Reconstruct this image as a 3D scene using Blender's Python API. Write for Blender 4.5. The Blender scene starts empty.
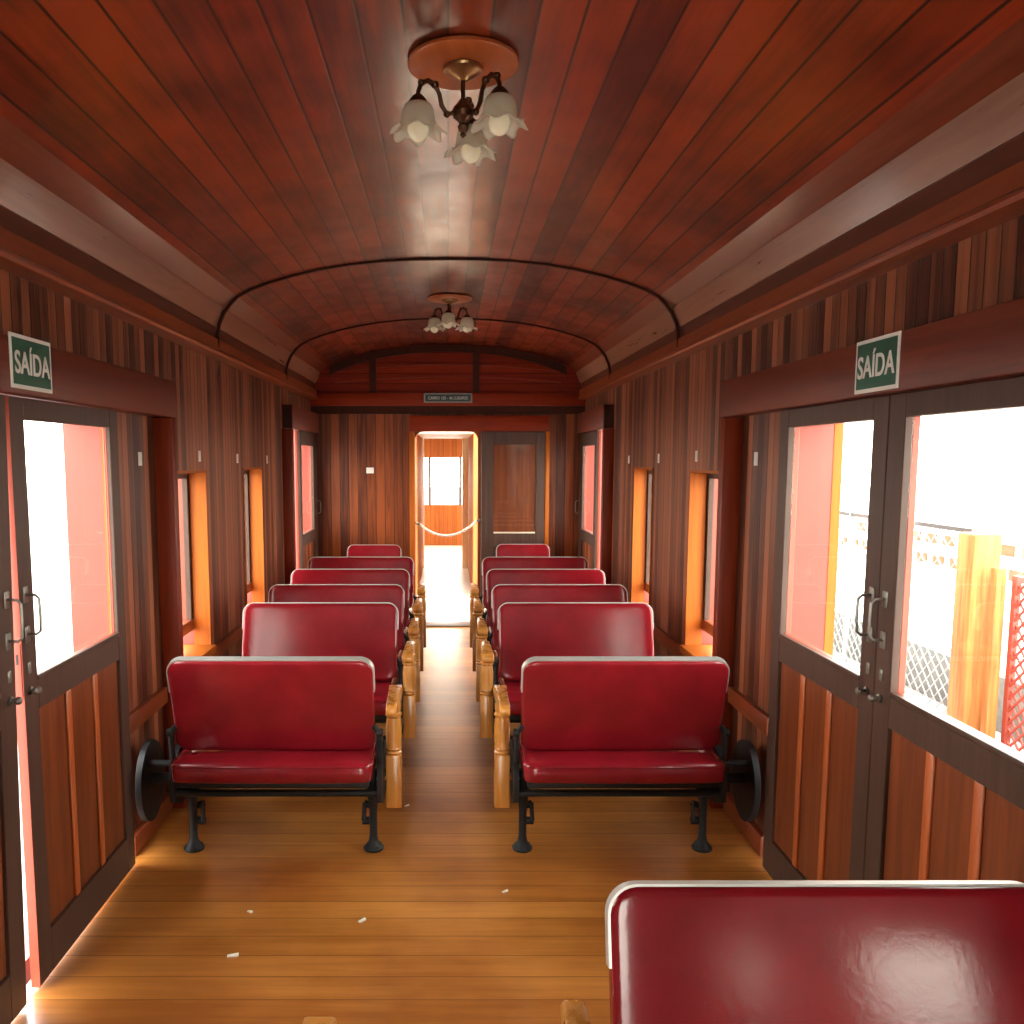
import bpy, bmesh, math, random
from mathutils import Vector, Matrix
random.seed(7)
PI = math.pi
S = bpy.context.scene
COL = S.collection

# ------------------------------------------------------------------ materials
def node(nt, t, **kw):
    n = nt.nodes.new(t)
    for k, v in kw.items():
        if k in n.inputs: n.inputs[k].default_value = v
        else: setattr(n, k, v)
    return n

def base_mat(name):
    m = bpy.data.materials.new(name); m.use_nodes = True
    nt = m.node_tree
    return m, nt, nt.nodes['Principled BSDF']

def M(nt, op, a, b=None, c=None):
    n = nt.nodes.new('ShaderNodeMath'); n.operation = op
    for i, v in enumerate((a, b, c)):
        if v is None: continue
        if isinstance(v, (int, float)): n.inputs[i].default_value = v
        else: nt.links.new(v, n.inputs[i])
    return n.outputs[0]

def wood(name, dark, light, rough=.35, across=None, length='Z', w=.06, groove=.0025, grain=1.0, var=.75,
         coat=.0, bump=.25, gdark=.35, blotch=0.0, ior=1.5, coatr=.12, spec=.5, worn=0.0):
    """varnished timber; boards of width w laid side by side along axis `across`, grain along axis `length`"""
    m, nt, b = base_mat(name); L = nt.links.new
    tc = node(nt, 'ShaderNodeTexCoord'); sx = node(nt, 'ShaderNodeSeparateXYZ'); L(tc.outputs['Object'], sx.inputs[0])
    # grain: noise stretched along the board
    sc = {'X': (2.0, 34, 34), 'Y': (34, 2.0, 34), 'Z': (34, 34, 2.0)}[length]
    mp = node(nt, 'ShaderNodeVectorMath', operation='MULTIPLY'); mp.inputs[1].default_value = sc
    L(tc.outputs['Object'], mp.inputs[0])
    vec = mp.outputs[0]
    cell = None
    if across:
        u = M(nt, 'DIVIDE', sx.outputs[across], w)
        cell = M(nt, 'FLOOR', u)
        wn = node(nt, 'ShaderNodeTexWhiteNoise', noise_dimensions='1D'); L(cell, wn.inputs['W'])
        cx = node(nt, 'ShaderNodeCombineXYZ'); off = M(nt, 'MULTIPLY', wn.outputs['Value'], 37.0)
        for i in range(3): L(off, cx.inputs[i])
        ad = node(nt, 'ShaderNodeVectorMath', operation='ADD'); L(vec, ad.inputs[0]); L(cx.outputs[0], ad.inputs[1]); vec = ad.outputs[0]
    nz = node(nt, 'ShaderNodeTexNoise', Scale=1.0, Detail=5.0, Roughness=.6, Distortion=.4); L(vec, nz.inputs['Vector'])
    fac = M(nt, 'MULTIPLY_ADD', M(nt, 'SUBTRACT', nz.outputs['Fac'], .5), 1.5 * grain, .5)
    if across:
        fac = M(nt, 'ADD', fac, M(nt, 'MULTIPLY', M(nt, 'SUBTRACT', wn.outputs['Value'], .5), var))
    if blotch:
        bz = node(nt, 'ShaderNodeTexNoise', Scale=2.3, Detail=3.0); L(tc.outputs['Object'], bz.inputs['Vector'])
        fac = M(nt, 'ADD', fac, M(nt, 'MULTIPLY', M(nt, 'SUBTRACT', bz.outputs['Fac'], .5), blotch))
    cr = node(nt, 'ShaderNodeValToRGB'); cr.color_ramp.elements[0].position = .1; cr.color_ramp.elements[1].position = .9
    cr.color_ramp.elements[0].color = (*dark, 1); cr.color_ramp.elements[1].color = (*light, 1)
    L(fac, cr.inputs[0])
    col = cr.outputs[0]; h = M(nt, 'MULTIPLY', nz.outputs['Fac'], .12)
    if across:
        fr = M(nt, 'FRACT', u)
        d = M(nt, 'MULTIPLY', M(nt, 'MINIMUM', fr, M(nt, 'SUBTRACT', 1.0, fr)), w)
        g = node(nt, 'ShaderNodeMapRange', interpolation_type='SMOOTHSTEP'); L(d, g.inputs['Value'])
        g.inputs['From Min'].default_value = groove * .4; g.inputs['From Max'].default_value = groove * 1.6
        mx = node(nt, 'ShaderNodeMix', data_type='RGBA'); L(g.outputs[0], mx.inputs['Factor'])
        mx.inputs['A'].default_value = tuple(c * gdark for c in dark) + (1,); L(col, mx.inputs['B']); col = mx.outputs['Result']
        h = M(nt, 'ADD', h, g.outputs[0])
    L(col, b.inputs['Base Color'])
    rz = M(nt, 'MULTIPLY_ADD', nz.outputs['Fac'], .16, rough - .08); L(rz, b.inputs['Roughness'])
    bp = node(nt, 'ShaderNodeBump', Strength=bump, Distance=.006); L(h, bp.inputs['Height']); L(bp.outputs[0], b.inputs['Normal'])
    b.inputs['Coat Weight'].default_value = coat; b.inputs['Coat Roughness'].default_value = coatr; b.inputs['Specular IOR Level'].default_value = spec
    b.inputs['IOR'].default_value = ior
    if worn:   # varnish rubbed thin in cross-grain patches
        wm = node(nt, 'ShaderNodeVectorMath', operation='MULTIPLY'); wm.inputs[1].default_value = (5.0, 3.2, 3.0); L(tc.outputs['Object'], wm.inputs[0])
        wz_ = node(nt, 'ShaderNodeTexNoise', Scale=1.6, Detail=4.0, Roughness=.6); L(wm.outputs[0], wz_.inputs['Vector'])
        if across:
            wa = node(nt, 'ShaderNodeVectorMath', operation='ADD'); L(wm.outputs[0], wa.inputs[0]); L(cx.outputs[0], wa.inputs[1]); L(wa.outputs[0], wz_.inputs['Vector'])
        wr = node(nt, 'ShaderNodeMapRange'); L(wz_.outputs['Fac'], wr.inputs['Value'])
        wr.inputs['From Min'].default_value = .36; wr.inputs['From Max'].default_value = .62
        wr.inputs['To Min'].default_value = coat * (1 - worn); wr.inputs['To Max'].default_value = coat
        L(wr.outputs[0], b.inputs['Coat Weight'])
    return m

def plain(name, col, rough=.5, metal=0.0, noise=.12, scale=8.0, bump=0.0, bscale=60, coat=0.0, spec=.5):
    m, nt, b = base_mat(name); L = nt.links.new
    tc = node(nt, 'ShaderNodeTexCoord')
    nz = node(nt, 'ShaderNodeTexNoise', Scale=scale, Detail=4.0); L(tc.outputs['Object'], nz.inputs['Vector'])
    cr = node(nt, 'ShaderNodeValToRGB')
    cr.color_ramp.elements[0].position = .25; cr.color_ramp.elements[1].position = .75
    cr.color_ramp.elements[0].color = tuple(c * (1 - noise) for c in col) + (1,)
    cr.color_ramp.elements[1].color = tuple(min(1, c * (1 + noise)) for c in col) + (1,)
    L(nz.outputs['Fac'], cr.inputs[0]); L(cr.outputs[0], b.inputs['Base Color'])
    b.inputs['Roughness'].default_value = rough; b.inputs['Metallic'].default_value = metal
    b.inputs['Coat Weight'].default_value = coat; b.inputs['Specular IOR Level'].default_value = spec
    if bump:
        n2 = node(nt, 'ShaderNodeTexNoise', Scale=bscale, Detail=5.0, Distortion=1.2); L(tc.outputs['Object'], n2.inputs['Vector'])
        bp = node(nt, 'ShaderNodeBump', Strength=bump, Distance=.004); L(n2.outputs['Fac'], bp.inputs['Height']); L(bp.outputs[0], b.inputs['Normal'])
    return m

def glass_mat(name, tint=(.97, .98, .96), refl=.08):
    m = bpy.data.materials.new(name); m.use_nodes = True; nt = m.node_tree; L = nt.links.new
    nt.nodes.remove(nt.nodes['Principled BSDF'])
    out = nt.nodes['Material Output']
    t = node(nt, 'ShaderNodeBsdfTransparent'); t.inputs[0].default_value = (*tint, 1)
    g = node(nt, 'ShaderNodeBsdfGlossy', Roughness=.03); g.inputs['Color'].default_value = (1, 1, 1, 1)
    f = node(nt, 'ShaderNodeLayerWeight', Blend=.5)
    fac = M(nt, 'MULTIPLY_ADD', M(nt, 'POWER', f.outputs['Facing'], 5.0), .5, refl * .35)
    mx = node(nt, 'ShaderNodeMixShader'); L(fac, mx.inputs[0]); L(t.outputs[0], mx.inputs[1]); L(g.outputs[0], mx.inputs[2])
    L(mx.outputs[0], out.inputs['Surface'])
    return m

def shade_mat(name):
    m = bpy.data.materials.new(name); m.use_nodes = True; nt = m.node_tree; L = nt.links.new
    b = nt.nodes['Principled BSDF']; out = nt.nodes['Material Output']
    b.inputs['Base Color'].default_value = (.80, .78, .68, 1); b.inputs['Roughness'].default_value = .25
    tr = node(nt, 'ShaderNodeBsdfTranslucent'); tr.inputs[0].default_value = (.9, .88, .76, 1)
    tp = node(nt, 'ShaderNodeBsdfTransparent'); tp.inputs[0].default_value = (.95, .93, .86, 1)
    m1 = node(nt, 'ShaderNodeMixShader'); m1.inputs[0].default_value = .45
    L(b.outputs[0], m1.inputs[1]); L(tr.outputs[0], m1.inputs[2])
    m2 = node(nt, 'ShaderNodeMixShader'); m2.inputs[0].default_value = .18
    L(m1.outputs[0], m2.inputs[1]); L(tp.outputs[0], m2.inputs[2]); L(m2.outputs[0], out.inputs['Surface'])
    return m

def bulb_mat(name, e):
    m, nt, b = base_mat(name)
    b.inputs['Base Color'].default_value = (.80, .75, .55, 1); b.inputs['Roughness'].default_value = .15
    b.inputs['Emission Color'].default_value = (1, .85, .55, 1); b.inputs['Emission Strength'].default_value = e
    return m

W = {}
W['wall'] = wood('wall_boards', (.060, .013, .0055), (.34, .105, .046), rough=.40, across='Y', length='Z', w=.058, var=1.0, spec=.35)
W['end'] = wood('end_wall_boards', (.065, .012, .004), (.27, .065, .015), rough=.42, across='X', length='Z', w=.085, var=.9, spec=.25)
W['ceil'] = wood('ceiling_boards', (.070, .0065, .0014), (.33, .043, .0065), rough=.38, across='X', length='Y', w=.108, var=.75, coat=1.0, groove=.0036, gdark=.15, blotch=1.6, grain=.8, bump=.10, coatr=.15, worn=.5)
W['band'] = wood('cornice_board', (.13, .022, .006), (.24, .050, .016), rough=.34, length='Y', coat=.2)
W['bandgrey'] = wood('pale_cornice_board', (.22, .085, .045), (.36, .16, .09), rough=.30, length='Y', coat=.2)
W['banddark'] = wood('dark_cornice_board', (.07, .016, .007), (.14, .034, .014), rough=.36, length='Y', coat=.1)
W['header'] = wood('header_board', (.10, .017, .008), (.20, .040, .018), rough=.42, length='Y', spec=.35, grain=1.2)
W['post'] = wood('post_wood', (.12, .011, .002), (.21, .026, .005), rough=.45, length='Z', spec=.25)
W['dado'] = wood('rail_wood', (.17, .030, .008), (.30, .065, .018), rough=.34, length='Y', coat=.15)
W['tymp'] = wood('tympanum_boards', (.14, .010, .002), (.27, .026, .004), rough=.5, across='Z', length='X', w=.095, var=.6, spec=.15)
W['trimx'] = wood('cross_trim_wood', (.17, .014, .002), (.27, .030, .005), rough=.45, length='X', spec=.2)
W['darktrim'] = wood('dark_trim_wood', (.030, .006, .002), (.060, .013, .005), rough=.5, length='Z', spec=.15)
W['floor'] = wood('floor_boards', (.30, .090, .010), (.62, .250, .050), rough=.36, across='Y', length='X', w=.112, var=.5, groove=.0020, coat=1.0, coatr=.22, bump=.06, blotch=1.3, gdark=.6, grain=.6)
W['floorpale'] = wood('pale_floor_boards', (.62, .52, .38), (.74, .66, .52), rough=.34, across='Y', length='X', w=.112, var=.4, groove=.002, coat=.15, bump=.1)
W['door'] = wood('door_frame_wood', (.042, .020, .014), (.095, .048, .034), rough=.45, length='Z', spec=.35)
W['panel'] = wood('door_panel_wood', (.10, .021, .007), (.26, .066, .020), rough=.42, length='Z', spec=.3)
W['stile'] = wood('door_bead_wood', (.36, .075, .018), (.52, .13, .034), rough=.34, length='Z', coat=.15)
W['casing'] = wood('window_casing_wood', (.36, .082, .008), (.48, .13, .014), rough=.5, length='Z', spec=.2)
W['orange'] = wood('corridor_boards', (.44, .15, .045), (.56, .22, .075), rough=.6, across='Y', length='Z', w=.07, var=.5, spec=.1)
W['orangex'] = wood('corridor_end_boards', (.20, .045, .006), (.30, .085, .014), rough=.35, across='X', length='Z', w=.08, var=.5, spec=.2)
W['arm'] = wood('armrest_wood', (.46, .175, .030), (.66, .29, .06), rough=.28, length='Z', coat=.4)
W['rose'] = wood('rose_wood', (.36, .075, .012), (.50, .13, .028), rough=.4, length='X', coat=.15)
W['skin'] = plain('red_outside_paint', (.27, .036, .020), .4, noise=.15, scale=3)
W['red'] = plain('red_edge_paint', (.36, .058, .030), .4, noise=.1)
W['vinyl'] = plain('red_vinyl', (.225, .0085, .015), .16, noise=.22, scale=6, bump=.07, bscale=34, coat=.0)
W['chrome'] = plain('aluminium_edging', (.62, .64, .62), .36, metal=.55, noise=.06)
W['iron'] = plain('black_cast_iron', (.012, .012, .013), .5, spec=.3, metal=.0, noise=.35, scale=25, bump=.2)
W['steel'] = plain('worn_steel', (.22, .21, .19), .4, metal=.8, noise=.2, scale=20)
W['bronze'] = plain('dark_bronze', (.10, .045, .022), .35, metal=.8, noise=.3, scale=30)
W['brass'] = plain('aged_brass', (.45, .27, .12), .3, metal=.9, noise=.25, scale=30)
W['white'] = plain('white_plate', (.80, .79, .74), .5, noise=.04)
W['cream'] = plain('cream_paint', (.82, .74, .55), .45, noise=.06)
W['green'] = plain('sign_green', (.018, .105, .062), .35, noise=.08)
W['signdark'] = plain('plaque_dark', (.012, .022, .025), .4, noise=.1)
W['glyph'] = plain('plaque_letters', (.55, .70, .62), .5, noise=.1)
W['rope'] = plain('pale_rope', (.74, .70, .60), .8, noise=.2, scale=60)
W['rubber'] = plain('dark_seal', (.02, .02, .018), .6)
W['concrete'] = plain('pale_concrete', (.36, .35, .33), .9, noise=.1, scale=2)
W['kerb'] = plain('grey_kerb', (.16, .17, .16), .9, noise=.3, scale=10)
W['galv'] = plain('galvanised_wire', (.40, .42, .42), .5, metal=.3)
W['darkrail'] = plain('dark_rail', (.05, .05, .05), .6)
W['timber'] = wood('weathered_post', (.26, .075, .012), (.46, .19, .045), rough=.7, length='Z', grain=1.6)
W['brick'] = plain('brick_red', (.28, .07, .03), .9, noise=.35, scale=12)
W['redmesh'] = plain('red_wire', (.30, .05, .03), .6, noise=.2)
W['paper'] = plain('paper_scrap', (.85, .80, .68), .8, noise=.05)
W['glass'] = glass_mat('clear_glass')
W['shade'] = shade_mat('frosted_shade_glass')
W['bulb'] = bulb_mat('bulb_glass', .03)

# ------------------------------------------------------------------ mesh tools
class B:
    def __init__(s): s.bm = bmesh.new(); s.mi = 0
    def _mark(s, faces):
        for f in faces: f.material_index = s.mi
    def box(s, x0, x1, y0, y1, z0, z1, bev=0.0, seg=2, mat=None):
        n0 = len(s.bm.faces)
        r = bmesh.ops.create_cube(s.bm, size=1)
        vs = r['verts']
        for v in vs:
            v.co = Vector((x0 + (v.co.x + .5) * (x1 - x0), y0 + (v.co.y + .5) * (y1 - y0), z0 + (v.co.z + .5) * (z1 - z0)))
        if mat is not None: bmesh.ops.transform(s.bm, matrix=mat, verts=vs)
        fs = set(f for v in vs for f in v.link_faces); s._mark(fs)
        if bev > 0:
            es = list(set(e for v in vs for e in v.link_edges))
            r = bmesh.ops.bevel(s.bm, geom=es, offset=bev, segments=seg, profile=.5, affect='EDGES'); s._mark(r['faces'])
        return s
    def tube(s, pts, r, n=10, cap=True):
        pts = [Vector(p) for p in pts]; m = len(pts)
        rs = r if isinstance(r, (list, tuple)) else [r] * m
        rings = []; up = None
        for i, p in enumerate(pts):
            t = (pts[min(i + 1, m - 1)] - pts[max(i - 1, 0)]).normalized()
            if up is None:
                up = Vector((0, 0, 1)) if abs(t.z) < .9 else Vector((1, 0, 0))
            a = t.cross(up)
            if a.length < 1e-5: a = t.cross(Vector((0, 1, 0)))
            a.normalize(); b = a.cross(t).normalized(); up = b
            rings.append([s.bm.verts.new(p + (a * math.cos(2 * PI * k / n) + b * math.sin(2 * PI * k / n)) * rs[i]) for k in range(n)])
        fs = []
        for i in range(m - 1):
            for k in range(n):
                fs.append(s.bm.faces.new((rings[i][k], rings[i][(k + 1) % n], rings[i + 1][(k + 1) % n], rings[i + 1][k])))
        if cap:
            fs.append(s.bm.faces.new(rings[0])); fs.append(s.bm.faces.new(rings[-1]))
        s._mark(fs); return s
    def lathe(s, prof, c=(0, 0, 0), axis='Z', n=24, ruffle=None):
        """prof: (radius, height) pairs"""
        rings = []
        for j, (r, h) in enumerate(prof):
            ring = []
            for k in range(n):
                a = 2 * PI * k / n; rr, hh = r, h
                if ruffle:
                    q = ruffle(j, a); rr += q[0]; hh += q[1]
                x, y, z = rr * math.cos(a), rr * math.sin(a), hh
                p = {'Z': (x, y, z), 'X': (z, x, y), 'Y': (x, z, y)}[axis]
                ring.append(s.bm.verts.new(Vector(p) + Vector(c)))
            rings.append(ring)
        fs = []
        for i in range(len(rings) - 1):
            for k in range(n):
                fs.append(s.bm.faces.new((rings[i][k], rings[i][(k + 1) % n], rings[i + 1][(k + 1) % n], rings[i + 1][k])))
        if prof[0][0] > 1e-4 and not ruffle: fs.append(s.bm.faces.new(rings[0]))
        if prof[-1][0] > 1e-4 and not ruffle: fs.append(s.bm.faces.new(rings[-1]))
        s._mark(fs); return s
    def prism(s, poly, d0, d1, plane='XZ'):
        """polygon extruded along the missing axis from d0 to d1"""
        f = {'XZ': lambda a, b, d: (a, d, b), 'YZ': lambda a, b, d: (d, a, b), 'XY': lambda a, b, d: (a, b, d)}[plane]
        v0 = [s.bm.verts.new(f(a, b, d0)) for a, b in poly]; v1 = [s.bm.verts.new(f(a, b, d1)) for a, b in poly]
        n = len(poly); fs = [s.bm.faces.new(v0), s.bm.faces.new(v1)]
        for i in range(n): fs.append(s.bm.faces.new((v0[i], v0[(i + 1) % n], v1[(i + 1) % n], v1[i])))
        s._mark(fs); return s
    def pillow(s, w, h, th, r, mat, puff=.35, nx=22, nz=14, pw=10):
        """upholstered slab: rounded rectangle w x h in local xz, thickness th in y, placed by matrix mat"""
        def ax(n, half):
            o = []
            for i in range(n + 1):
                t = -1 + 2 * i / n; o.append(math.copysign(1 - (1 - abs(t)) ** 1.6, t) * half)
            return o
        xs, zs = ax(nx, w / 2), ax(nz, h / 2)
        def rnd(x, z):
            ax_, az_ = abs(x) - (w / 2 - r), abs(z) - (h / 2 - r)
            if ax_ > 0 and az_ > 0:
                a, b = ax_ / r, az_ / r
                a2, b2 = a * math.sqrt(1 - b * b / 2), b * math.sqrt(1 - a * a / 2)
                return math.copysign(w / 2 - r + a2 * r, x), math.copysign(h / 2 - r + b2 * r, z)
            return x, z
        g = {}
        for sd in (-1, 1):
            for i, x in enumerate(xs):
                for j, z in enumerate(zs):
                    u, v = abs(2 * x / w), abs(2 * z / h)
                    e = max(0, (1 - u ** pw)) ** .5 * max(0, (1 - v ** pw)) ** .5
                    soft = 1 - .5 * (u * u + v * v)
                    y = sd * th / 2 * (.72 + .28 * e + puff * e * soft * .5)
                    X, Z = rnd(x, z)
                    g[sd, i, j] = s.bm.verts.new(mat @ Vector((X, y, Z)))
        fs = []
        for i in range(nx):
            for j in range(nz):
                fs.append(s.bm.faces.new((g[-1, i, j], g[-1, i + 1, j], g[-1, i + 1, j + 1], g[-1, i, j + 1])))
                fs.append(s.bm.faces.new((g[1, i, j], g[1, i, j + 1], g[1, i + 1, j + 1], g[1, i + 1, j])))
        for i in range(nx):
            for j in (0, nz):
                fs.append(s.bm.faces.new((g[-1, i, j], g[1, i, j], g[1, i + 1, j], g[-1, i + 1, j])))
        for j in range(nz):
            for i in (0, nx):
                fs.append(s.bm.faces.new((g[-1, i, j], g[-1, i, j + 1], g[1, i, j + 1], g[1, i, j])))
        s._mark(fs); return s
    def strip(s, pts, width_dir, wd, th_in, th_out, centre):
        """flat band swept along pts (closed section), wide along width_dir, thick towards/away from centre"""
        pts = [Vector(p) for p in pts]; wdv = Vector(width_dir).normalized(); rings = []
        for i, p in enumerate(pts):
            t = (pts[min(i + 1, len(pts) - 1)] - pts[max(i - 1, 0)]).normalized()
            nrm = t.cross(wdv).normalized()
            if nrm.dot(p - Vector(centre)) < 0: nrm = -nrm
            rings.append([s.bm.verts.new(p + wdv * a * wd / 2 + nrm * b) for a, b in ((-1, -th_in), (1, -th_in), (1, th_out), (-1, th_out))])
        fs = []
        for i in range(len(rings) - 1):
            for k in range(4): fs.append(s.bm.faces.new((rings[i][k], rings[i][(k + 1) % 4], rings[i + 1][(k + 1) % 4], rings[i + 1][k])))
        fs.append(s.bm.faces.new(rings[0])); fs.append(s.bm.faces.new(rings[-1])); s._mark(fs); return s
    def xf(s, m):
        bmesh.ops.transform(s.bm, matrix=m, verts=s.bm.verts[:]); return s
    def build(s, name, mats, parent=None, smooth=True, angle=35):
        bmesh.ops.recalc_face_normals(s.bm, faces=s.bm.faces[:])
        me = bpy.data.meshes.new(name); s.bm.to_mesh(me); s.bm.free()
        for k in (mats if isinstance(mats, (list, tuple)) else [mats]): me.materials.append(W[k])
        if smooth:
            for p in me.polygons: p.use_smooth = True
            me.set_sharp_from_angle(angle=math.radians(angle))
        o = bpy.data.objects.new(name, me); COL.objects.link(o)
        if parent is not None: o.parent = parent
        return o

def empty(name, loc=(0, 0, 0), rz=0):
    o = bpy.data.objects.new(name, None); o.location = loc; o.rotation_euler = (0, 0, rz); o.empty_display_size = .1
    COL.objects.link(o); return o
def tag(o, label, cat, group=None):
    o['label'] = label; o['category'] = cat
    if group: o['group'] = group
    return o
def struct(o): o['kind'] = 'structure'; return o

KIDS = {}
def copy_tree(o, parent=None):
    c = o.copy(); COL.objects.link(c)
    if parent is not None: c.parent = parent
    for ch in list(o.children): copy_tree(ch, c)
    return c

def text_mesh(body, size, depth, name, mat, parent, matrix, xscale=1.0, bold=0.0):
    cu = bpy.data.curves.new(name, 'FONT'); cu.body = body; cu.size = size; cu.extrude = depth
    cu.align_x = 'CENTER'; cu.align_y = 'CENTER'; cu.offset = bold
    t = bpy.data.objects.new(name + '_curve', cu); COL.objects.link(t)
    bpy.context.view_layer.update()
    me = bpy.data.meshes.new_from_object(t.evaluated_get(bpy.context.evaluated_depsgraph_get()))
    bpy.data.objects.remove(t); bpy.data.curves.remove(cu)
    me.transform(Matrix.Diagonal((xscale, 1, 1, 1))); me.transform(matrix)
    me.materials.clear(); me.materials.append(W[mat])
    o = bpy.data.objects.new(name, me); COL.objects.link(o); o.parent = parent
    return o

# ------------------------------------------------------------------ dimensions
WX = 1.28            # inner wall face
Y0, Y1 = -2.6, 8.05  # car interior, behind the camera to the end wall
LIN, SKIN = .08, .17 # lining and outer skin depth
SIDES = (('left', -1), ('right', 1))
WINS = {'left': [(3.98, 4.50), (5.32, 5.85)], 'right': [(-1.65, -.85), (-.25, .70), (3.98, 4.50), (5.32, 5.85)]}
WZ0, WZ1 = .58, 1.53
def wz(a): return (.58, 1.53) if a > 2 else (.42, .80)   # low unseen windows behind the camera, added to put shine on the near seat
DOORS_OF = {'left': [(1.64, 3.25), (6.72, 7.90)], 'right': [(1.64, 3.175), (6.72, 7.90)]}
DZ = 1.745

# ------------------------------------------------------------------ shell
b = B(); b.box(-WX, WX, Y0, Y1, -.05, 0); struct(b.build('floor', 'floor', smooth=False))

def wall_with_holes(b, s, x0, x1, mi, holes, z0, z1, ya, yb):
    """boxes around rectangular holes (y0,y1,z0,z1)"""
    b.mi = mi
    ys = sorted(set([ya, yb] + [h[0] for h in holes] + [h[1] for h in holes]))
    xa, xb = sorted((s * x0, s * x1))
    for a, c in zip(ys[:-1], ys[1:]):
        hs = sorted([h for h in holes if h[0] <= a + 1e-6 and h[1] >= c - 1e-6], key=lambda h: h[2])
        z = z0
        for h in hs:
            if h[2] > z + 1e-6: b.box(xa, xb, a, c, z, h[2])
            z = h[3]
        if z < z1 - 1e-6: b.box(xa, xb, a, c, z, z1)

for nm, s in SIDES:
    holes = [(a, c, *wz(a)) for a, c in WINS[nm]] + [(a, c, 0, DZ if a < 5 else 1.84) for a, c in DOORS_OF[nm]]
    b = B()
    wall_with_holes(b, s, WX, WX + LIN, 0, holes, 0, 2.75, Y0, Y1 + .1)
    wall_with_holes(b, s, WX + LIN, WX + SKIN, 1, [(a, c, max(z0 - .02, -.05), z1) for a, c, z0, z1 in holes], -.15, 2.75, Y0, Y1 + .1)
    struct(b.build('wall_' + nm, ['wall', 'skin'], smooth=False))

# arched ceiling
def arch(n=40):
    pts = [(0, 2.64), (.17, 2.638), (.34, 2.630), (.52, 2.612), (.68, 2.586), (.82, 2.555), (.95, 2.518), (1.05, 2.482), (1.12, 2.445)]
    return pts
half = arch()
prof = [(-x, z) for x, z in reversed(half[1:])] + half
b = B()
poly = prof + [(x, z + .06) for x, z in reversed(prof)]
poly = prof + [(1.12, 2.78), (-1.12, 2.78)]
b.prism(poly, Y0, Y1 + .02, 'XZ')
struct(b.build('ceiling', 'ceil', angle=60))

tn = [0]
def trim(b, mats, **kw):
    tn[0] += 1
    return struct(b.build('trim_%d' % tn[0], mats, **kw))

for nm, s in SIDES:
    def pr(poly): return [(s * x, z) for x, z in poly]
    b = B(); b.prism(pr([(1.12, 2.445), (1.195, 2.385), (1.28, 2.385), (1.28, 2.60), (1.12, 2.60)]), Y0, Y1, 'XZ'); trim(b, 'band', smooth=False)
    b = B(); b.prism(pr([(1.190, 2.384), (1.232, 2.285), (1.28, 2.285), (1.28, 2.384)]), Y0, Y1, 'XZ'); trim(b, 'bandgrey', smooth=False)
    b = B(); b.prism(pr([(1.238, 2.284), (1.246, 2.222), (1.28, 2.222), (1.28, 2.284)]), Y0, Y1, 'XZ'); trim(b, 'banddark', smooth=False)
    # moulded bottom board of the cornice
    b = B(); b.prism(pr([(1.225, 2.221), (1.222, 2.165), (1.212, 2.158), (1.208, 2.146), (1.214, 2.136), (1.235, 2.132), (1.28, 2.128), (1.28, 2.221)]), Y0, Y1, 'XZ'); trim(b, 'dado', smooth=False)

def inner(f):
    """points just inside the arch and cornice, left to right"""
    h = [(x, z) for x, z in half] + [(1.16, 2.405), (1.195, 2.36), (1.222, 2.30), (1.233, 2.255), (1.236, 2.18)]
    return [(-x, z) for x, z in reversed(h[1:])] + h
for y in (1.0 - .9, 4.626, 6.557):
    b = B(); b.strip([(x * .997, y, z - .001) for x, z in inner(0)], (0, 1, 0), .018, .010, .006, (0, y, 1.9)); trim(b, 'darktrim', angle=50)

# far end wall with doorway
DX0, DX1, DTOP = -.31, .282, 1.838
b = B(); y0, y1 = Y1, Y1 + .09
b.box(-WX - .05, DX0, y0, y1, 0, 2.06); b.box(DX1, WX + .05, y0, y1, 0, 2.06); b.box(DX0, DX1, y0, y1, DTOP, 2.06)
b.mi = 1; b.box(-WX - .05, WX + .05, y0, y1, 2.06, 2.75)
# rounded upper corners of the doorway
b.mi = 0
for sx, xc in ((1, DX0), (-1, DX1)):
    r = .075; p = [(xc, DTOP)] + [(xc + sx * r * (1 - math.cos(a)), DTOP - r * (1 - math.sin(a))) for a in [PI / 2 * k / 8 for k in range(9)]]
    b.prism(p, y0, y1, 'XZ')
struct(b.build('wall_far', ['end', 'tymp'], smooth=False))
b = B(); b.box(-WX, WX, Y1 - .03, Y1, 2.075, 2.195, .006); trim(b, 'trimx', angle=30)
b = B(); b.box(-WX, WX, Y1 - .02, Y1, 2.0, 2.074); trim(b, 'darktrim', smooth=False)  # shadow in the gap under the band, put in as a dark strip
b = B(); b.box(-.36, .945, Y1 - .05, Y1, DTOP + .002, 1.985, .005); trim(b, 'trimx', angle=30)
b = B(); b.box(-.362, DX0 - .003, Y1 - .035, Y1, 0, DTOP, .004); trim(b, 'casing', angle=30)
b = B(); b.box(.912, .95, Y1 - .06, Y1, 0, DTOP, .004); trim(b, 'casing', angle=30)
for x in (-.70, .262):
    b = B(); b.box(x - .03, x + .03, Y1 - .02, Y1, 2.196, 2.60); trim(b, 'darktrim', smooth=False)
pa = [(x * .985, z - .012) for x, z in prof]
b = B(); b.prism(pa + [(x, z - .055 - .02 * abs(x)) for x, z in reversed(pa)], Y1 - .024, Y1, 'XZ'); trim(b, 'darktrim', angle=50)
# raised cambered mouldings across the tympanum
for k, (za, dz) in enumerate(((2.30, .10), (2.40, .12))):
    top = [(x, za + dz * .55 - dz * .55 * (abs(x) / 1.05) ** 2) for x in [-1.05 + 2.1 * i / 20 for i in range(21)]]
    b = B(); b.prism(top + [(x, z - .016) for x, z in reversed(top)], Y1 - .012, Y1, 'XZ'); trim(b, 'trimx', angle=50)

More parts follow.
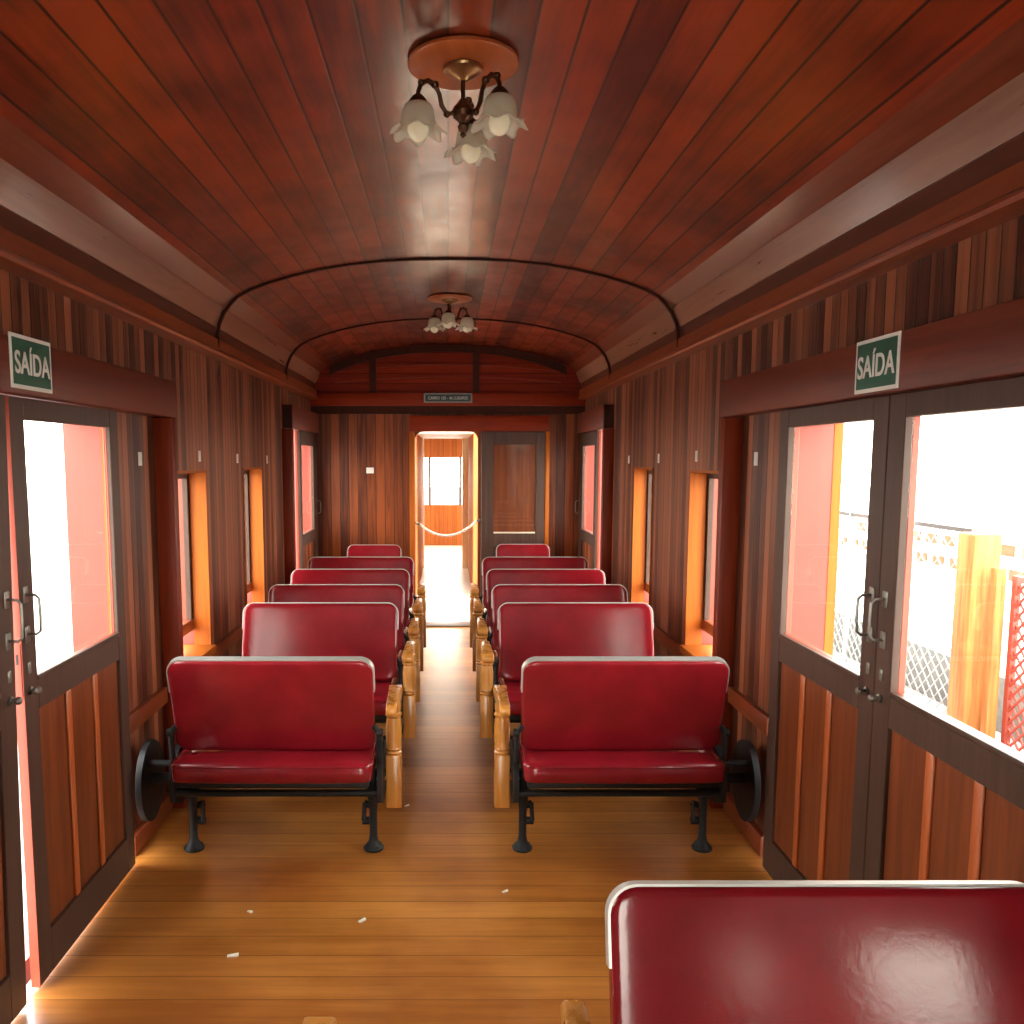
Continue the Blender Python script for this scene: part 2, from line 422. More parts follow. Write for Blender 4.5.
# wall behind the camera, its unseen doorway added for light on the near seat
b = B(); b.box(-1.45, -.55, Y0 - .08, Y0, 0, 2.75); b.box(.55, 1.45, Y0 - .08, Y0, 0, 2.75); b.box(-.55, .55, Y0 - .08, Y0, 1.95, 2.75)
struct(b.build('wall_near', 'end', smooth=False))

# rails, baseboards, posts, headers
for nm, s in SIDES:
    def sx(a, c): return sorted((s * a, s * c))
    segs = [(Y0, .93), (.99, 1.60), (3.255, 3.72), (3.80, 6.58)]
    b = B()
    for a, c in segs[1:]: b.box(*sx(1.255, WX), a, c, .502, .574, .004)
    trim(b, 'dado', angle=30)
    b = B()
    for a, c in segs + [(7.95, Y1)]: b.box(*sx(1.25, WX), a, c, 0, .085, .005)
    struct(b.build('baseboard_' + nm, 'dado', angle=30))
    for a, c in ((.93, .99), (3.73, 3.79)):
        b = B(); b.box(*sx(1.20, WX), a, c, 0, 1.766, .003); trim(b, 'post', angle=30)
    b = B(); b.box(*sx(1.20, WX), .93, 3.80, 1.768, 1.925, .005); trim(b, 'header', angle=30)
    b = B(); b.box(*sx(1.20, WX), 6.60, 6.665, 0, 1.818, .003); trim(b, 'post', angle=30)
    b = B(); b.box(*sx(1.20, WX), 6.655, 8.0, 1.82, 2.0, .005); b.mi = 1; b.box(*sx(1.205, WX), 6.635, 6.655, 1.82, 2.0)
    trim(b, ['header', 'darktrim'], angle=30)
    # pale trim strips on the outer edge of the doorways
    for a, c in DOORS_OF[nm]:
        p, q = ((.142, .176) if s > 0 or a > 5 else (.002, .028))
        zt = 1.743 if a < 5 else 1.838
        b = B(); b.box(*sx(WX + p, WX + q), c - .02, c, .0, zt); trim(b, 'casing', smooth=False)
        b = B(); b.box(*(sx(WX + .002, WX + .142) if p > .1 else sx(WX + .028, WX + .172)), c - .018, c, .0, zt); trim(b, 'skin', smooth=False)

# ------------------------------------------------------------------ windows
wn = 0
for nm, s in SIDES:
    for a, c in WINS[nm]:
        wn += 1; WZ0, WZ1 = wz(a)
        def sx(p, q): return sorted((s * p, s * q))
        root = struct(empty('window_%d' % wn, (s * WX, (a + c) / 2, WZ0)))
        inv = Matrix.Translation(-Vector(root.location))
        def put(bb, n, m, par=None, **kw):
            bb.xf(inv); return bb.build(n, m, root if par is None else par, **kw)
        bb = B(); t = .014
        bb.box(*sx(1.274, 1.362), a, a + t, WZ0, WZ1); bb.box(*sx(1.274, 1.362), c - t, c, WZ0, WZ1)
        bb.box(*sx(1.274, 1.362), a, c, WZ1 - t, WZ1)
        put(bb, 'casing', 'casing', smooth=False)
        bb = B(); bb.box(*sx(1.248, 1.43), a - .0, c + .0, WZ0 - .03, WZ0 + .012, .004); put(bb, 'sill', 'casing', angle=30)
        lo = .735 if a > 2 else .49
        bb = B()
        bb.box(*sx(1.366, 1.392), a + .003, a + .043, lo, WZ1 - .003); bb.box(*sx(1.366, 1.392), c - .043, c - .003, lo, WZ1 - .003)
        bb.box(*sx(1.366, 1.392), a + .043, c - .043, WZ1 - .045, WZ1 - .003)
        sash = put(bb, 'sash', 'door', smooth=False)
        bb = B(); bb.box(*sx(1.362, 1.394), a + .003, c - .003, lo - .06, lo, .003); bb.xf(inv); bb.build('bottom_rail', 'dado', sash, angle=30)
        bb = B(); bb.box(*sx(1.377, 1.381), a + .043, c - .043, lo, WZ1 - .045); bb.xf(inv); bb.build('pane', 'glass', sash, smooth=False)

# ------------------------------------------------------------------ carriage doors
def leaf(num, s, ya, yb, meet, tilt=0.0, top=1.763, farleaf=False, th=.042):
    """sliding leaf in the plane of the side wall; meet: +1 the lock stile is at yb, -1 at ya"""
    xi = 1.222; xm = xi + th * .52; xo = xi + th
    def sx(p, q): return sorted((s * p, s * q))
    root = struct(empty('door_%d' % num, (s * xi, (ya + yb) / 2, 0)))
    inv = Matrix.Translation(-Vector(root.location))
    def put(bb, n, m, par=None, **kw):
        bb.xf(inv); return bb.build(n, m, root if par is None else par, **kw)
    wl = .075 if meet < 0 else .085; wm = .085
    la, lb = (wm, wl) if meet < 0 else (wl, wm)
    if farleaf: la, lb = .08, .2
    g0, g1, gz0, gz1 = ya + la, yb - lb, .945, 1.70
    pz0, pz1 = .15, .845
    bb = B()
    for mi, (p, q) in enumerate(((xi, xm), (xm, xo))):
        bb.mi = mi
        bb.box(*sx(p, q), ya, g0, .012, top, .002, 1); bb.box(*sx(p, q), g1, yb, .012, top, .002, 1)
        for z0, z1 in ((.012, pz0), (pz1, gz0), (gz1, top)): bb.box(*sx(p, q), g0, g1, z0, z1, .002, 1)
    put(bb, 'frame', ['door', 'red'], smooth=False)
    # panel boards with proud beads between them
    bb = B(); bb.box(*sx(xi + .012, xi + th - .006), g0, g1, pz0, pz1); put(bb, 'panel', 'panel', smooth=False)
    n = 3; wv = (g1 - g0) / n
    for k in range(1, n):
        y = g0 + wv * k
        bb = B(); bb.box(*sx(xi + .003, xi + .012), y - .017, y + .017, pz0, pz1, .004); put(bb, 'bead', 'stile', angle=30)
    bb = B(); bb.box(*sx(xi - .004, xi + .004), g0 - .002, g1 + .002, gz0 - .012, gz0 + .004, .002); put(bb, 'glazing_bead', 'door', angle=30)
    bb = B(); bb.box(*sx(xi + .020, xi + .024), g0, g1, gz0, gz1); put(bb, 'pane', 'glass', smooth=False)
    # pull handle on the lock stile
    yh = ya + .035 if meet < 0 else yb - .035
    if farleaf: yh = yb - .08
    z0, z1 = (1.082, 1.198)
    X = lambda d: s * (xi - d)
    bb = B()
    bb.tube([(X(-.002), yh, z1), (X(.028), yh, z1), (X(.040), yh, z1 - .010), (X(.042), yh, (z0 + z1) / 2), (X(.040), yh, z0 + .010), (X(.028), yh, z0), (X(-.002), yh, z0)], .0042, 8)
    for z in (z0, z1):
        bb.box(*sx(xi - .004, xi + .001), yh - .014, yh + .014, z - .024, z + .024, .003)
    hd = put(bb, 'handle', 'steel')
    if not farleaf:
        bb = B()
        bb.lathe([(.012, 0), (.012, .006), (.006, .008), (.005, .016), (.011, .019), (.012, .025), (.009, .031), (.0, .033)], (0, 0, 0), 'Z', 14)
        bb.xf(Matrix.Translation((s * xi, yh, .915)) @ Matrix.Rotation(-s * PI / 2, 4, 'Y'))
        put(bb, 'knob', 'steel')
        bb = B(); bb.box(*sx(xi - .004, xi + .001), yh - .009, yh + .009, .965, 1.0, .003); put(bb, 'keyhole_plate', 'steel')
    if tilt: root.rotation_euler = (tilt, 0, 0)
    return root
leaf(1, 1, 2.385, 3.155, -1)
leaf(2, 1, 1.610, 2.380, 1)
r3 = leaf(3, -1, 2.392, 3.175, -1, th=.027)
r4 = leaf(4, -1, 1.545, 2.312, 1, th=.027)
r4.rotation_euler = (math.radians(-2.2), 0, 0); r4.location.z = .016
# lock plate on the exposed meeting edge of the half open leaf
b = B(); b.box(-.0265, .0005, -.3925, -.3912, .012, 1.763); b.build('painted_edge', 'red', r3, smooth=False)
b = B(); b.box(-.0235, -.0035, -.3945, -.3905, .90, 1.06); b.mi = 1
b.box(-.017, -.011, -.3955, -.394, 1.0, 1.03); b.build('lock_plate', ['red', 'rubber'], r3, smooth=False)
leaf(5, 1, 7.06, 7.96, 1, top=1.815, farleaf=True)
leaf(6, -1, 7.06, 7.96, 1, top=1.815, farleaf=True)

# sliding leaf slid open across the far end wall
root = struct(empty('door_7', (.615, Y1 - .045, 0))); inv = Matrix.Translation(-Vector(root.location))
xa, xb, ya, yb = .312, .910, Y1 - .052, Y1 - .012
b = B()
for x0, x1, z0, z1 in ((xa, .425, .01, 1.835), (.825, xb, .01, 1.835), (.425, .825, 1.715, 1.835), (.425, .825, .76, .89), (.425, .825, .01, .16)):
    b.box(x0, x1, ya, yb, z0, z1, .003, 1)
b.xf(inv); b.build('frame', 'door', root, smooth=False)
b = B(); b.box(.425, .825, ya + .016, yb - .004, .89, 1.715); b.xf(inv); b.build('upper_panel', 'panel', root, smooth=False)
b = B(); b.box(.425, .825, ya + .008, ya + .012, .89, 1.715); b.xf(inv); b.build('pane', 'glass', root, smooth=False)
b = B(); b.box(.425, .825, ya + .012, yb - .004, .16, .76); b.xf(inv); b.build('lower_panel', 'door', root, smooth=False)
b = B(); b.box(.43, .82, ya - .006, ya + .004, .884, .898, .002); b.xf(inv); b.build('ledge', 'cream', root, smooth=False)

# ------------------------------------------------------------------ gangway and the next carriage
b = B(); b.box(-.9, .9, Y1, 9.6, -.05, .0)
struct(b.build('floor_gangway', 'floorpale', smooth=False))
b = B(); b.box(-.31, .31, 7.93, Y1 + .10, 0, .014, .004); struct(b.build('threshold', 'steel', angle=30))
b = B(); b.box(-1.28, 1.28, 9.6, 15.5, -.05, 0); struct(b.build('floor_next', 'floorpale', smooth=False))
b = B(); b.box(.29, .36, 9.6, 12.3, 0, 2.2); struct(b.build('wall_corridor_right', 'orange', smooth=False))
b = B(); b.box(-.43, -.36, 9.6, 12.3, 0, 2.2); struct(b.build('wall_corridor_left', 'orange', smooth=False))
b = B(); b.box(.205, .29, 12.24, 12.32, 0, 1.87, .004); trim(b, 'cream')
b = B(); b.box(-.43, -.345, 12.24, 12.32, 0, 1.87, .004); trim(b, 'cream')
b = B(); b.box(-1.45, -.43, 9.6, 9.68, 0, 2.6); b.box(.36, 1.45, 9.6, 9.68, 0, 2.6); b.box(-.43, .36, 9.6, 9.68, 2.0, 2.6)
struct(b.build('wall_next_near', 'end', smooth=False))
b = B(); b.box(-1.45, 1.45, 9.6, 15.6, 2.2, 2.28); b.box(-.36, .29, 9.68, 12.24, 1.87, 1.91); struct(b.build('ceiling_next', 'cream', smooth=False))
b = B(); b.box(-.36, .29, 12.32, 12.36, 1.87, 2.2); struct(b.build('wall_partition', 'orangex', smooth=False))
for nm, s in SIDES:
    b = B(); hl = [(9.9, 11.9, .6, 1.7), (12.55, 15.3, .6, 1.75)]
    wall_with_holes(b, s, 1.30, 1.42, 0, hl, 0, 2.3, 9.6, 15.6)
    struct(b.build('wall_next_' + nm, 'orange', smooth=False))
b = B()
for x0, x1, z0, z1 in ((-1.3, 1.3, 0, .745), (-1.3, 1.3, 1.60, 2.3), (-1.3, -.62, .745, 1.60), (.62, 1.3, .745, 1.60)):
    b.box(x0, x1, 15.5, 15.58, z0, z1)
struct(b.build('wall_next_far', 'orangex', smooth=False))
root = struct(empty('window_%d' % (wn + 1), (0, 15.5, .745)))
b = B()
for x in (-.635, -.33, .22, .62): b.box(x - .022, x + .022, -.03, .06, 0, .855)
b.build('mullions', 'door', root, smooth=False)
b = B(); b.box(-.613, .598, .02, .024, 0, .855); b.build('pane', 'glass', root, smooth=False)

# rope across the end doorway
pts = []
for k in range(25):
    t = k / 24; x = -.27 + t * .54
    pts.append((x, Y1 - .075, .99 - .125 * (1 - (2 * t - 1) ** 2) - .03 * (1 - t) + .015))
b = B(); b.tube(pts, .011, 8)
rp = b.build('rope', 'rope')
tag(rp, 'pale rope hung slack across the bright end doorway', 'rope')
for p in (pts[0], pts[-1]):
    b = B(); b.tube([(p[0] + (.03 if p[0] > 0 else -.03), Y1 - .001, p[2] + .004), (p[0] + (.02 if p[0] > 0 else -.02), p[1] - .012, p[2] + .002), (p[0], p[1] - .012, p[2])], .011, 10)
    b.build('hook', 'steel', rp)

# ------------------------------------------------------------------ seats
def make_seat(single=False, arm=1):
    """walkover seat facing -y; arm: +1 armrest at +x"""
    w = .46 if single else .775
    root = empty('carriage_seat')
    hw = w / 2
    # cushion
    m = Matrix.Translation((0, 0, .402)) @ Matrix.Rotation(PI / 2, 4, 'X')
    b = B(); b.pillow(w - .01, .46, .085, .035, m, puff=.2, pw=14); cu = b.build('cushion', 'vinyl', root, angle=60)
    b = B()
    path = []
    r = .04
    for cx, cy, a0 in ((hw - .005 - r, .23 - r, 0), (-hw + .005 + r, .23 - r, PI / 2), (-hw + .005 + r, -.23 + r, PI), (hw - .005 - r, -.23 + r, 1.5 * PI)):
        for k in range(5):
            a = a0 + k * PI / 8; path.append((cx + r * math.cos(a), cy + r * math.sin(a), .430))
    path.append(path[0]); b.tube(path, .0042, 6, cap=False); b.build('piping', 'vinyl', cu)
    # back: rounded slab leaning back
    hh = .395
    lean = Matrix.Translation((0, .082, .455)) @ Matrix.Rotation(-math.radians(15.5), 4, 'X') @ Matrix.Translation((0, 0, hh / 2))
    b = B(); b.pillow(w, hh, .048, .050, lean, puff=.10, pw=26, nx=30, nz=20); bk = b.build('backrest', 'vinyl', root, angle=60)
    # aluminium edging over the top and part of the way down the sides
    p = []; r = .050
    p.append((-hw, hh / 2 - .135)); p.append((-hw, hh / 2 - r))
    for k in range(1, 8): a = PI - k * PI / 16; p.append((-hw + r + r * math.cos(a), hh / 2 - r + r * math.sin(a)))
    p.append((-hw + r, hh / 2))
    for k in range(1, 6): p.append((-hw + r + (w - 2 * r) * k / 6, hh / 2))
    p.append((hw - r, hh / 2))
    for k in range(1, 8): a = PI / 2 - k * PI / 16; p.append((hw - r + r * math.cos(a), hh / 2 - r + r * math.sin(a)))
    p.append((hw, hh / 2 - r)); p.append((hw, hh / 2 - .135))
    b = B(); b.strip([(x, 0, z) for x, z in p], (0, 1, 0), .029, .004, .005, (0, 0, 0)); b.xf(lean); b.build('edging', 'chrome', bk, angle=40)
    # frame below the cushion, cross tube
    b = B(); b.box(-hw + .02, hw - .02, -.20, .20, .335, .358, .004); b.build('seat_frame', 'iron', root)
    b = B(); b.tube([(-hw - .005, .12, .285), (hw + .005, .12, .285)], .014, 10); b.tube([(-hw + .02, -.10, .30), (hw - .02, -.10, .30)], .012, 8)
    b.build('crossbar', 'iron', root)
    # cast pedestals with flanged feet, lugs and levers
    for sgn in (-1, 1):
        x = sgn * (hw - .02)
        b = B()
        b.lathe([(.040, 0), (.042, .008), (.034, .018), (.020, .034), (.016, .06), (.0155, .16), (.018, .20), (.026, .235), (.030, .25), (.018, .27), (.018, .335)], (x, 0, 0), 'Z', 16)
        b.box(x - .012, x + .012, -.055, .055, .235, .262, .004)
        b.tube([(x - sgn * .045, -.012, .115), (x + sgn * .012, -.012, .115)], .016, 10)
        b.tube([(x - sgn * .012, -.02, .175), (x - sgn * .040, -.02, .185)], .014, 10)
        b.tube([(x - sgn * .036, -.015, .19), (x - sgn * .040, .0, .12)], .009, 8)
        for a in range(4):
            b.tube([(x + .031 * math.cos(a * PI / 2 + .6), .031 * math.sin(a * PI / 2 + .6), .010), (x + .031 * math.cos(a * PI / 2 + .6), .031 * math.sin(a * PI / 2 + .6), .020)], .006, 6)
        b.build('leg', 'iron', root)
    # cast side frames carrying the back levers
    for sgn in (-1, 1):
        x = sgn * (hw + .017)
        b = B()
        out = [(-.13, .25), (-.145, .33), (-.12, .40), (-.06, .44), (.0, .455), (.06, .44), (.12, .40), (.145, .33), (.13, .25), (.05, .215), (-.05, .215)]
        b.prism(out, x - .010, x + .010, 'YZ')
        # S shaped lever up to the back
        b.tube([(x, -.02, .31), (x, .055, .33), (x, .10, .38), (x, .118, .45), (x, .124, .53), (x - sgn * .022, .13, .56)], [.016, .015, .013, .012, .012, .012], 8)
        b.tube([(x - sgn * .02, -.02, .31), (x + sgn * .016, -.02, .31)], .022, 12)
        b.tube([(x, -.11, .30), (x, -.125, .36), (x, -.10, .42)], .012, 8)
        b.tube([(x - sgn * .006, .124, .53), (x + sgn * .014, .124, .53)], .016, 10)
        if sgn != arm and not single:
            # big oval end casting standing off towards the wall
            xo = sgn * (hw + .150)
            ov = [(.135 * math.cos(2 * PI * k / 28), .29 + .165 * math.sin(2 * PI * k / 28)) for k in range(28)]
            b.prism(ov, xo - .012, xo + .012, 'YZ')
            b.tube([(x, 0, .30), (xo, 0, .30)], .022, 10); b.tube([(x, .05, .38), (xo, .05, .38)], .014, 8)
        b.build('side_frame', 'iron', root, angle=40)
    # turned wooden armrest on the aisle side
    xa = arm * (hw + .066)
    b = B()
    b.box(xa - .031, xa + .031, -.033, .033, .185, .405, .005)
    pr = [(.031, .405), (.034, .412), (.029, .420), (.034, .428), (.030, .437), (.032, .47), (.033, .51), (.029, .545), (.027, .555), (.033, .562), (.033, .570), (.027, .577), (.030, .588), (.030, .612)]
    b.lathe(pr, (xa, 0, 0), 'Z', 18)
    b.tube([(xa - arm * .09, 0, .30), (xa - arm * .02, 0, .30)], .012, 8)
    ar = b.build('arm_post', 'arm', root)
    b = B()
    prf = [(-.162, .612), (-.150, .600), (.150, .600), (.162, .612), (.162, .632), (.145, .648), (0, .654), (-.145, .648), (-.162, .632)]
    b.prism(prf, xa - .028, xa + .028, 'YZ')
    for v in b.bm.verts[:]:
        v.co.x = xa + (v.co.x - xa) * (1.0 if v.co.y < 0 else .72)
    es = b.bm.edges[:]; bmesh.ops.bevel(b.bm, geom=es, offset=.007, segments=2, profile=.5, affect='EDGES')
    b.build('armrest', 'arm', root, angle=50)
    return root

P = {1: make_seat(arm=1), -1: make_seat(arm=-1)}          # +1: armrest at +x when facing the camera
Psin = {1: make_seat(True, 1), -1: make_seat(True, -1)}
used = set()
def seat(x, y, side, away, label, single=False, group='red seats along the aisle'):
    """side: -1 left of the aisle, +1 right; away: faces the far end"""
    arm = -side * (-1 if away else 1)                      # armrest is on the aisle side
    src = (Psin if single else P)[arm]; key = (single, arm)
    o = src if key not in used else copy_tree(src)
    used.add(key)
    o.location = (x, y, 0); o.rotation_euler = (0, 0, PI if away else 0)
    return tag(o, label, 'seat', group)
SX = .672
seat(-SX, 3.33, -1, True, 'red double seat showing its back, nearest fully visible row, beside the half open door')
seat(SX, 3.33, 1, True, 'red double seat showing its back, before the closed pair of glazed doors')
rows = [(4.19, 'second'), (4.83, 'third'), (5.54, 'fourth'), (6.25, 'fifth')]
wl = ['first red double seat facing the camera left of the aisle, whole back visible',
      'second of the camera facing red seats on the left of the aisle',
      'third of the camera facing red seats on the left of the aisle',
      'fourth of the camera facing red seats on the left, before the small end seat']
wr = ['first red double seat facing the camera right of the aisle, back shining near window',
      'second of the camera facing red seats on the right of the aisle',
      'third of the camera facing red seats on the right of the aisle',
      'fourth of the camera facing red seats on the right, before the small end seat']
for (y, _), a, c in zip(rows, wl, wr):
    seat(-SX + .010, y, -1, False, a).scale = (1.03, 1, 1); seat(SX - .010, y, 1, False, c).scale = (1.03, 1, 1)
seat(-.64, 7.16, -1, False, 'small single red seat at the far end, against plain boards', True)
seat(.655, 7.22, 1, False, 'small single red seat at the far end, in front of the slid open door', True)
seat(SX, 1.25, 1, False, 'largest red seat back in the bottom corner, with creased shiny vinyl')
seat(-SX, 1.205, -1, True, 'foreground seat of which only the wooden armrest tip shows, opposite the creased seat')

# ------------------------------------------------------------------ ceiling lamps
def make_lamp():
    root = empty('ceiling_lamp')
    b = B(); b.lathe([(.0, 0), (.142, 0), (.147, -.004), (.147, -.012), (.142, -.016), (.0, -.017)], n=48); b.build('rose', 'rose', root, angle=40)
    b = B(); b.lathe([(.0, -.016), (.050, -.016), (.055, -.021), (.053, -.027), (.042, -.030), (.036, -.036), (.022, -.040), (.012, -.050), (.0, -.052)], n=24,
                     ruffle=None); b.build('canopy', 'brass', root)
    b = B(); b.lathe([(.006, -.05), (.006, -.095), (.011, -.100), (.016, -.108), (.026, -.118), (.030, -.130), (.026, -.143), (.014, -.152), (.010, -.160), (.015, -.166), (.012, -.176), (.006, -.182), (.009, -.188), (.0, -.196)], n=20)
    b.build('hub', 'bronze', root)
    for k in range(3):
        a = 2 * PI * k / 3
        Rz = Matrix.Rotation(a, 4, 'Z')
        b = B()
        path = [(.02, 0, -.132), (.045, 0, -.140), (.060, 0, -.120), (.066, 0, -.092), (.078, 0, -.070), (.098, 0, -.062), (.116, 0, -.070), (.124, 0, -.092), (.125, 0, -.108)]
        b.tube(path, [.007, .006, .0065, .006, .0065, .007, .006, .006, .006], 8)
        for p, r in ((path[4], .011), (path[6], .010), (path[1], .010)):
            b.lathe([(0, -r), (r * .8, -r * .6), (r, 0), (r * .8, r * .6), (0, r)], p, n=10)
        b.lathe([(.0, -.100), (.012, -.102), (.022, -.112), (.027, -.124), (.026, -.130), (.0, -.130)], (.125, 0, 0), n=18)
        b.xf(Rz); arm = b.build('arm', 'bronze', root)
        b = B()
        prf = [(.020, -.122), (.033, -.128), (.040, -.142), (.042, -.160), (.043, -.176), (.049, -.187), (.060, -.194), (.070, -.196)]
        def ruf(j, an):
            q = max(0, j - 3) / 4.0
            return (.007 * q * math.cos(7 * an), -.009 * q * math.cos(7 * an + .6))
        b.lathe(prf, (.125, 0, 0), n=48, ruffle=ruf)
        b.xf(Rz); sh = b.build('lamp_shade', 'shade', arm, angle=80)
        sm = sh.modifiers.new('thick', 'SOLIDIFY'); sm.thickness = .002
        b = B(); b.lathe([(.0, -.128), (.010, -.130), (.012, -.148), (.020, -.162), (.028, -.178), (.029, -.192), (.023, -.208), (.012, -.217), (.0, -.220)], (.125, 0, 0), n=20)
        b.xf(Rz); b.build('bulb', 'bulb', arm, angle=80)
    return root
la = make_lamp()
la.location = (.040, 2.385, 2.6385); la.rotation_euler = (0, 0, math.radians(78))
tag(la, 'large nearest ceiling lamp with three frosted tulip shades on round wooden rose', 'lamp', 'three shade ceiling lamps')
lb = copy_tree(la); lb.location = (.013, 5.72, 2.6385); lb.rotation_euler = (0, 0, math.radians(265))
tag(lb, 'smaller distant ceiling lamp between the two arched ribs near the far wall', 'lamp', 'three shade ceiling lamps')

# ------------------------------------------------------------------ signs and plates
def exit_sign(s, y0, y1, z0, z1, label):
    w, h = y1 - y0, z1 - z0
    o = empty('exit_sign', (s * 1.2008, (y0 + y1) / 2, (z0 + z1) / 2), -s * PI / 2)   # local -y faces the aisle
    b = B(); b.box(-w / 2, w / 2, -.004, 0, -h / 2, h / 2, .001, 1); b.build('board', 'white', o, smooth=False)
    b = B(); b.box(-w / 2 + .011, w / 2 - .011, -.0052, -.004, -h / 2 + .011, h / 2 - .011); b.build('field', 'green', o, smooth=False)
    text_mesh('SAÍDA', .088, .0008, 'lettering', 'white', o, Matrix.Translation((0, -.0062, -.006)) @ Matrix.Rotation(PI / 2, 4, 'X'), .84, .0011)
    return tag(o, label, 'sign', 'exit signs over the doors')
exit_sign(1, 2.298, 2.54, 1.776, 1.926, 'green and white SAÍDA exit sign above the closed door pair')
exit_sign(-1, 2.368, 2.610, 1.784, 1.934, 'hazy green SAÍDA exit sign above the half open door')

pq = empty('name_plaque', (0, Y1 - .0292, 2.147))
b = B(); b.box(-.226, .226, -.006, 0, -.044, .044, .002, 1); b.build('border', 'steel', pq, smooth=False)
b = B(); b.box(-.212, .212, -.0075, -.006, -.032, .032); b.build('field', 'signdark', pq, smooth=False)
text_mesh('CARRO 103 - 46 LUGARES', .040, .0006, 'lettering', 'glyph', pq, Matrix.Translation((0, -.0085, -.002)) @ Matrix.Rotation(PI / 2, 4, 'X'), .80)
tag(pq, 'small dark framed plaque with pale lettering over the end doorway', 'plaque')

def plate(s, y, z, label):
    b = B(); b.box(-.018, .018, -.005, 0, -.028, .028, .0015, 1)
    o = b.build('number_plate', 'white', smooth=False)
    o.location = (s * (WX + .0012), y, z); o.rotation_euler = (0, 0, -s * PI / 2)
    tag(o, label, 'plate', 'white seat number plates on the walls')
nl = ['small white plate on the boards beside the %s', 'small white plate above the nearest window, %s', 'small white plate on the boards between the two windows, %s', 'small white plate past the farther window, %s']
for s, da, db in ((-1, 'half open left door', 'wall of the half open door'), (1, 'closed right doors', 'wall of the closed doors')):
    for i, (y, z) in enumerate(((3.55, 1.587), (4.40, 1.60), (5.19, 1.588), (6.04, 1.58))):
        plate(s, y, z, nl[i] % (da if i == 0 else db))
b = B(); b.box(-.035, .035, -.005, 0, -.027, .027, .0015, 1); o = b.build('number_plate', 'white', smooth=False)
o.location = (-.735, Y1 + .0012, 1.475)
tag(o, 'small white plate alone on the end wall boards, beside the bright doorway', 'plate', 'white plates on the walls')

# bits of paper on the boards
for i, (x, y, sc, rz, lab) in enumerate(((0.210, 2.979, .012, .5, 'tiny pale scrap on the floor below the right hand seat leg'),
                            (-0.297, 2.782, .014, .7, 'tiny pale scrap lying in the middle of the near floor boards'),
                            (-0.691, 2.574, .018, .2, 'largest pale scrap on the floor near the half open door'),
                            (-0.698, 2.840, .010, -.4, 'tiny pale fleck on the floor toward the half open door'),
                            (-0.189, 3.759, .011, .6, 'tiny pale scrap on the floor beside the nearest left armrest post'))):
    b = B(); b.box(-sc, sc, -sc * .35, sc * .35, 0, .002); b.bm.verts.ensure_lookup_table()
    for vv in b.bm.verts:
        if vv.co.z > .001: vv.co.z += .004 * (1 if vv.co.x > 0 else .2)
    o = b.build('paper_scrap', 'paper', smooth=False); o.location = (x, y, .0003); o.rotation_euler = (0, 0, rz)
    tag(o, lab, 'scrap', 'paper scraps on the floor')

# ------------------------------------------------------------------ outside
b = B(); b.box(-40, 40, -25, 60, -.60, -.45); struct(b.build('ground', 'concrete', smooth=False))
GZ = -.45
b = B(); b.box(4.12, 4.32, 3.0, 16, GZ, GZ + .42, .01); o = b.build('kerb_wall', 'kerb'); struct(o); o.name = 'kerb_wall'
# chain link fence along the kerb
fr = empty('wire_fence', (4.0, 6.4, GZ))
b = B()
L_, Hh = 6.0, 1.47; st = .12
k = -int(Hh / st)
while k * st < L_:
    for d in (1, -1):
        y0 = k * st; pa = []
        if d == 1: a = (y0, 0); c = (y0 + Hh, Hh)
        else: a = (y0, Hh); c = (y0 + Hh, 0)
        t0 = max(0, -a[0]) / Hh; t1 = min(1, (L_ - a[0]) / Hh)
        if t1 > t0:
            q = lambda t: (0.006 * d, a[0] + (c[0] - a[0]) * t, a[1] + (c[1] - a[1]) * t)
            b.tube([q(t0), q(t1)], .006, 4, cap=False)
    k += 1
b.build('wire_mesh', 'galv', fr)
b = B(); b.box(-.02, .02, 0, L_, Hh, Hh + .035); b.build('top_rail', 'darkrail', fr, smooth=False)
for y in (0.02, 2.0, 4.0, 5.96):
    b = B(); b.tube([(0, y, 0), (0, y, Hh + .05)], .025, 10); b.build('post', 'galv', fr)
tag(fr, 'grey chain link fence before a low kerb outside the closed doors', 'fence')
b = B(); b.box(-.10, .10, -.10, .10, 0, 1.52, .02); o = b.build('timber_post', 'timber'); o.location = (3.72, 5.92, GZ)
tag(o, 'thick yellow timber post standing before the fence outside', 'post', 'timber posts outside')
b = B(); b.box(-.035, .035, -.035, .035, 0, 1.30, .008); o = b.build('timber_post', 'timber'); o.location = (3.74, 5.72, GZ)
tag(o, 'thinner timber post outside, next to the red wire gate', 'post', 'timber posts outside')
gt = empty('wire_gate', (3.84, 5.0, GZ))
b = B()
for y0, y1, z0, z1 in ((0, .04, 0, 1.25), (.66, .70, 0, 1.25), (.04, .66, 0, .04), (.04, .66, 1.21, 1.25)): b.box(-.02, .02, y0, y1, z0, z1)
b.build('gate_frame', 'redmesh', gt, smooth=False)
b = B(); st = .09
k = -14
while k * st < .66:
    for d in (1, -1):
        a = (.02 + k * st, 0 if d == 1 else 1.23); c = (.02 + k * st + 1.23, 1.23 if d == 1 else 0)
        t0 = max(0, .03 - a[0]) / 1.23; t1 = min(1, (.67 - a[0]) / 1.23)
        if t1 > t0:
            q = lambda t: (.006 * d, a[0] + (c[0] - a[0]) * t, a[1] + (c[1] - a[1]) * t)
            b.tube([q(t0), q(t1)], .009, 5, cap=False)
    k += 1
b.build('wire_mesh', 'redmesh', gt)
tag(gt, 'red wire gate with diamond mesh outside the nearest door pane', 'gate')
